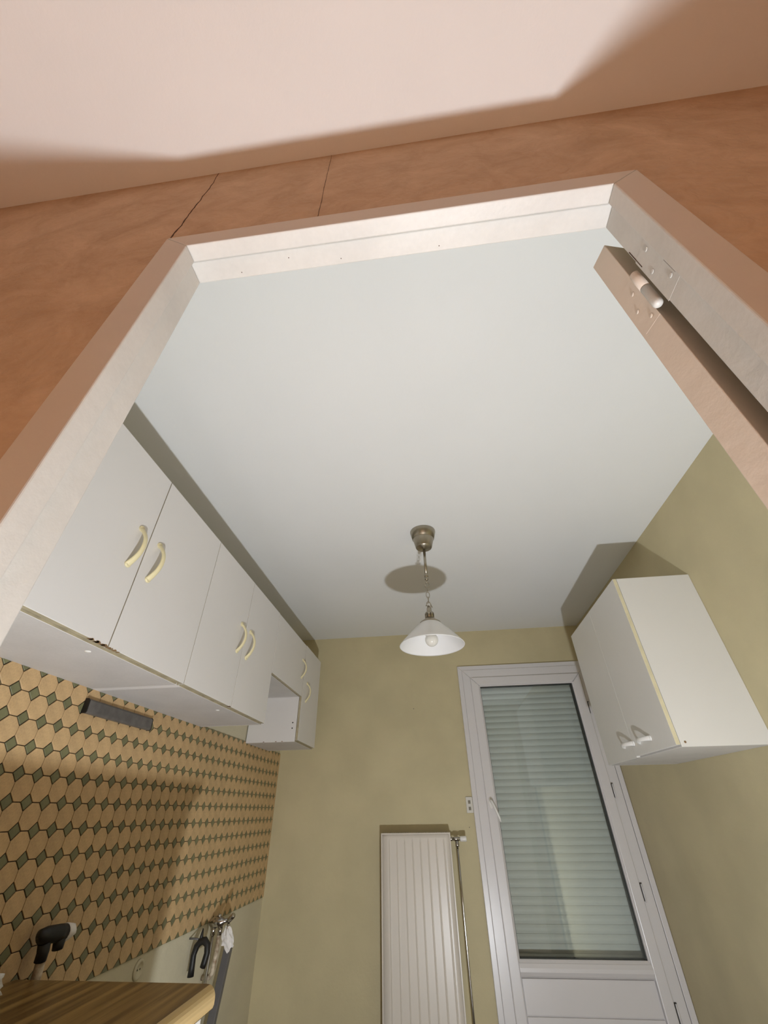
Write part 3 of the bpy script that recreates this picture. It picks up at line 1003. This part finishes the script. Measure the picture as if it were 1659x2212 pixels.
for (a, b) in ((WY0 + .012, 1.038), (1.042, WY1 - .022)):
    d = box_obj('door', BX1 - .017, BX1, a, b, .11, WZ1 - th - .008, M_CAB_R, bu, .001)
    bow_handle('handle', (BX1, b - .05 if a < 1 else a + .05, .76), (1, 0, 0), (0, 0, 1), *HS, M_HAND, d)

# ================================================================== SMALL OBJECTS
# dark magnetic bar on the tiles
mb = thing('knife_bar', (XL + .015, 1.596, 1.541), 'dark grey metal bar fixed to the tiles below the cupboards', 'knife rack')
bm = bmesh.new()
b_prism(bm, [(XL + .0062, 1.541), (XL + .022, 1.541), (XL + .026, 1.546), (XL + .024, 1.580), (XL + .018, 1.586), (XL + .0062, 1.586)], 'y', 1.406, 1.788)
obj('bar', bm, M_BAR, mb, .001, 2)
for (a, b) in ((1.4025, 1.4062), (1.7878, 1.791)):
    bm = bmesh.new(); b_prism(bm, [(XL + .0062, 1.5395), (XL + .023, 1.5395), (XL + .0265, 1.545), (XL + .0245, 1.581), (XL + .0185, 1.587), (XL + .0062, 1.587)], 'y', a, b)
    obj('end_cap', bm, M_BLACK, mb)

# two-button switch plate by the balcony door
sp = thing('switch_plate', (.179, 3.514, 1.239), 'small ivory switch plate with two dark keys beside the balcony door', 'switch')
box_obj('plate', .1565, .2025, 3.503, 3.5149, 1.239, 1.330, M_SWITCH, sp, .003, 3)
for z in (1.300, 1.264):
    box_obj('key', .1715, .1875, 3.5005, 3.5035, z - .0095, z + .0095, M_SWKEY, sp, .001, 1)

# black pipe tee with a cream plug, on its old pipe above the worktop
pt = thing('capped_pipe', (-1.17, 1.555, 0.55), 'capped black pipe fitting on an old pipe rising behind the worktop end', 'pipe')
PX = -1.168
bm = bmesh.new()
b_tube(bm, [(PX, 1.560, .55), (PX, 1.560, .75), (PX, 1.556, .90), (PX, 1.552, .945)], .0125, 14)
obj('pipe', bm, M_PIPEW, pt)
bm = bmesh.new()
b_tube(bm, [(PX, 1.550, .925), (PX + .002, 1.547, .945), (PX + .003, 1.538, .966)], [.0150, .0155, .0160], 14)
b_tube(bm, [(PX + .002, 1.507, .976), (PX + .004, 1.512, .980), (PX + .006, 1.530, .980), (PX + .010, 1.575, .977), (PX + .012, 1.600, .975)], [.006, .0165, .0195, .0200, .0195], 16)
b_tube(bm, [(PX + .010, 1.585, .975), (PX + .012, 1.588, .955), (PX + .012, 1.590, .941)], [.0150, .0155, .0140], 14)
obj('tee_fitting', bm, M_BLACK, pt)
bm = bmesh.new()
b_tube(bm, [(PX + .012, 1.597, .975), (PX + .013, 1.604, .975), (PX + .014, 1.622, .974), (PX + .0145, 1.630, .974)], [.0205, .0215, .0180, .0110], 14)
for v in bm.verts: v.co += Vector((random.uniform(-.0015, .0015), random.uniform(-.0015, .0015), random.uniform(-.0015, .0015)))
obj('plug', bm, M_TISSUE, pt)

# crumpled white plastic at the left end of the worktop
bm = bmesh.new()
bmesh.ops.create_icosphere(bm, subdivisions=4, radius=1.0)
for v in bm.verts:
    n = v.co.normalized()
    k = 1 + .22 * math.sin(7 * n.x + 3 * n.y) * math.cos(6 * n.z + 2 * n.x) + .12 * math.sin(17 * n.y + 9 * n.z) + random.uniform(-.05, .05)
    v.co = Vector((n.x * .040 * k, n.y * .060 * k, max(-.022, n.z * .036 * k)))
bmesh.ops.translate(bm, verts=bm.verts[:], vec=(-1.150, 1.335, WZ1 + .0225))
tag(obj('plastic_bag', bm, M_BAG, None), 'crumpled white plastic bag lying on the worktop by the tiles', 'bag')

# round painted-over socket on the bare wall strip
so = thing('wall_socket', (XL, 2.181, .748), 'round cream wall socket on the bare plaster under the tiles', 'socket')
bm = bmesh.new()
b_lathe(bm, [(.030, XL + .0002), (.0295, XL + .006), (.0270, XL + .0085), (.0200, XL + .0085), (.0185, XL + .004), (0, XL + .004)], 2.181, .775, 32, 'x')
obj('socket_body', bm, M_WALL_L, so)
for dy in (-.0085, .0085):
    bm = bmesh.new(); b_lathe(bm, [(.003, XL + .0041), (.0028, XL + .0046), (0, XL + .0046)], 2.181 + dy, .775, 10, 'x'); obj('socket_hole', bm, M_DARKGAP, so)

# black forked clip standing out from the wall
FKY = 2.574
bm = bmesh.new()
pts = [(-1.186, FKY, .670), (-1.188, FKY, .706), (-1.190, FKY, .738), (-1.182, FKY, .766), (-1.167, FKY, .781), (-1.148, FKY, .784), (-1.132, FKY, .771), (-1.127, FKY, .745), (-1.133, FKY, .714), (-1.137, FKY, .699)]
b_tube(bm, pts, [.0140, .0125, .0122, .0135, .0145, .0145, .0135, .0130, .0132, .0125], 12, wdir=(0, 1, 0))
b_tube(bm, [(-1.168, FKY, .782), (-1.167, FKY, .805), (-1.166, FKY, .824)], [.0105, .0065, .0030], 8)
fk = thing('pipe_clip', (-1.16, FKY, .660), 'black forked plastic clip on the wall beside the chrome stopcock', 'clip')
obj('fork', bm, M_BLACK, fk)
bm = bmesh.new()
b_tube(bm, [(XL + .0005, FKY, .790), (-1.200, FKY, .790), (-1.175, FKY, .788)], .0038, 10)
obj('wall_peg', bm, M_GREY, fk)

# chrome valve with its pipes
SY = 2.75
cv = thing('chrome_stopcock', (-1.19, SY, .0), 'chrome stopcock with a torn white wad on a vertical pipe below the tiles', 'valve')
bm = bmesh.new()
b_tube(bm, [(-1.190, SY, .80), (-1.190, SY, .45), (-1.190, SY, .0)], .0078, 14)
obj('chrome_pipe', bm, M_CHROME, cv)
bm = bmesh.new()
b_tube(bm, [(-1.158, SY, .80), (-1.158, SY, .70), (-1.162, SY, .645), (-1.180, SY + .015, .628), (XL + .001, SY + .030, .622)], .0100, 14)
obj('dull_pipe', bm, M_PIPEW, cv)
bm = bmesh.new()
b_lathe(bm, [(.0125, .772), (.0128, .797), (.0095, .801)], -1.192, SY, 6)
obj('nut', bm, M_CHROME, cv)
bm = bmesh.new()
b_lathe(bm, [(.0115, .772), (.0118, .797), (.0085, .801)], -1.156, SY, 6)
obj('nut', bm, M_CHROME, cv)
bm = bmesh.new()
b_tube(bm, [(-1.212, SY, .806), (-1.208, SY, .810), (-1.192, SY, .817), (-1.172, SY, .819), (-1.152, SY, .819), (-1.140, SY, .822), (-1.118, SY, .826)], [.010, .0175, .0225, .0225, .0185, .0085, .0080], 16)
b_tube(bm, [(-1.172, SY, .838), (-1.170, SY, .848)], [.0125, .0085], 12)
b_tube(bm, [(-1.192, SY, .822), (-1.190, SY, .796)], [.0150, .0120], 12)
b_tube(bm, [(-1.156, SY, .822), (-1.156, SY, .796)], [.0140, .0110], 12)
obj('valve_body', bm, M_CHROME, cv)
bm = bmesh.new()
b_tube(bm, [(-1.122, SY, .822), (-1.114, SY - .004, .827), (-1.094, SY - .010, .844), (-1.091, SY - .011, .847)], [.0100, .0115, .0120, .0090], 8)
obj('valve_knob', bm, M_CHROME, cv)
bm = bmesh.new()
b_lathe(bm, [(.006, .797), (.0085, .799), (.0085, .810), (.006, .815)], -1.117, SY, 8)
obj('drain_screw', bm, M_CHROME, cv)
# torn white wad hanging from it
bm = bmesh.new()
bmesh.ops.create_icosphere(bm, subdivisions=3, radius=1.0)
for v in bm.verts:
    n = v.co.normalized()
    k = 1 + .30 * math.sin(6 * n.x + 5 * n.z) * math.cos(5 * n.y) + random.uniform(-.13, .13)
    wz = .026 * (1.0 - .45 * n.z)
    v.co = Vector((n.x * wz * k - n.z * .010, n.y * .016 * k, n.z * .040 * k))
bmesh.ops.translate(bm, verts=bm.verts[:], vec=(-1.108, SY - .012, .764))
o_ = obj('paper_wad', bm, M_TISSUE, cv)
o_['label'] = 'torn white paper wad'
# grey profile leaning behind the pipes
bm = bmesh.new()
PB, PT, PZ1 = 2.668, 2.880, .705
def prof_box(x0, x1, d0, d1):
    V = [bm.verts.new(p) for p in ((x0, PB + d0, 0), (x1, PB + d0, 0), (x1, PB + d1, 0), (x0, PB + d1, 0),
                                   (x0, PT + d0, PZ1), (x1, PT + d0, PZ1), (x1, PT + d1, PZ1), (x0, PT + d1, PZ1))]
    for f in ((0, 3, 2, 1), (4, 5, 6, 7), (0, 1, 5, 4), (1, 2, 6, 5), (2, 3, 7, 6), (3, 0, 4, 7)): bm.faces.new([V[i] for i in f])
prof_box(-1.176, -1.140, 0, .030)
tag(obj('drain_profile', bm, M_GREY, None, .002, 2), 'grey plastic profile leaning upright behind the chrome stopcock', 'profile')

# ------------------------------------------------------------------ the lamp that lights the place: a bare work light on the doorstep
wl = thing('work_light', (LAMP_POS[0], LAMP_POS[1], 0), 'bare bulb work light standing on the floor in the kitchen doorway', 'lamp')
bm = bmesh.new()
b_lathe(bm, [(0, 0.0), (.055, 0.0), (.057, .006), (.050, .014), (.018, .022), (.0155, .030), (.0155, .085), (.018, .092), (.018, .104), (0, .104)], LAMP_POS[0], LAMP_POS[1], 24)
obj('stand', bm, M_LAMPBODY, wl)
bm = bmesh.new()
b_lathe(bm, [(.0185, .100), (.040, .108), (.060, .135), (.062, .1345), (.0415, .1055), (.0185, .096)], LAMP_POS[0], LAMP_POS[1], 32)
obj('added_dish', bm, M_HAND_W, wl)  # unseen dish added to cut low-angle light and floor bounce
ld = bpy.data.lights.new('bulb', 'POINT')
ld.energy = LAMP_POWER * 4 * PI * PI * LAMP_R ** 2
ld.color = LAMP_COL
ld.shadow_soft_size = LAMP_R
lo = bpy.data.objects.new('bulb', ld)
COL.objects.link(lo)
lo.parent = wl
lo.location = (0, 0, LAMP_POS[2])
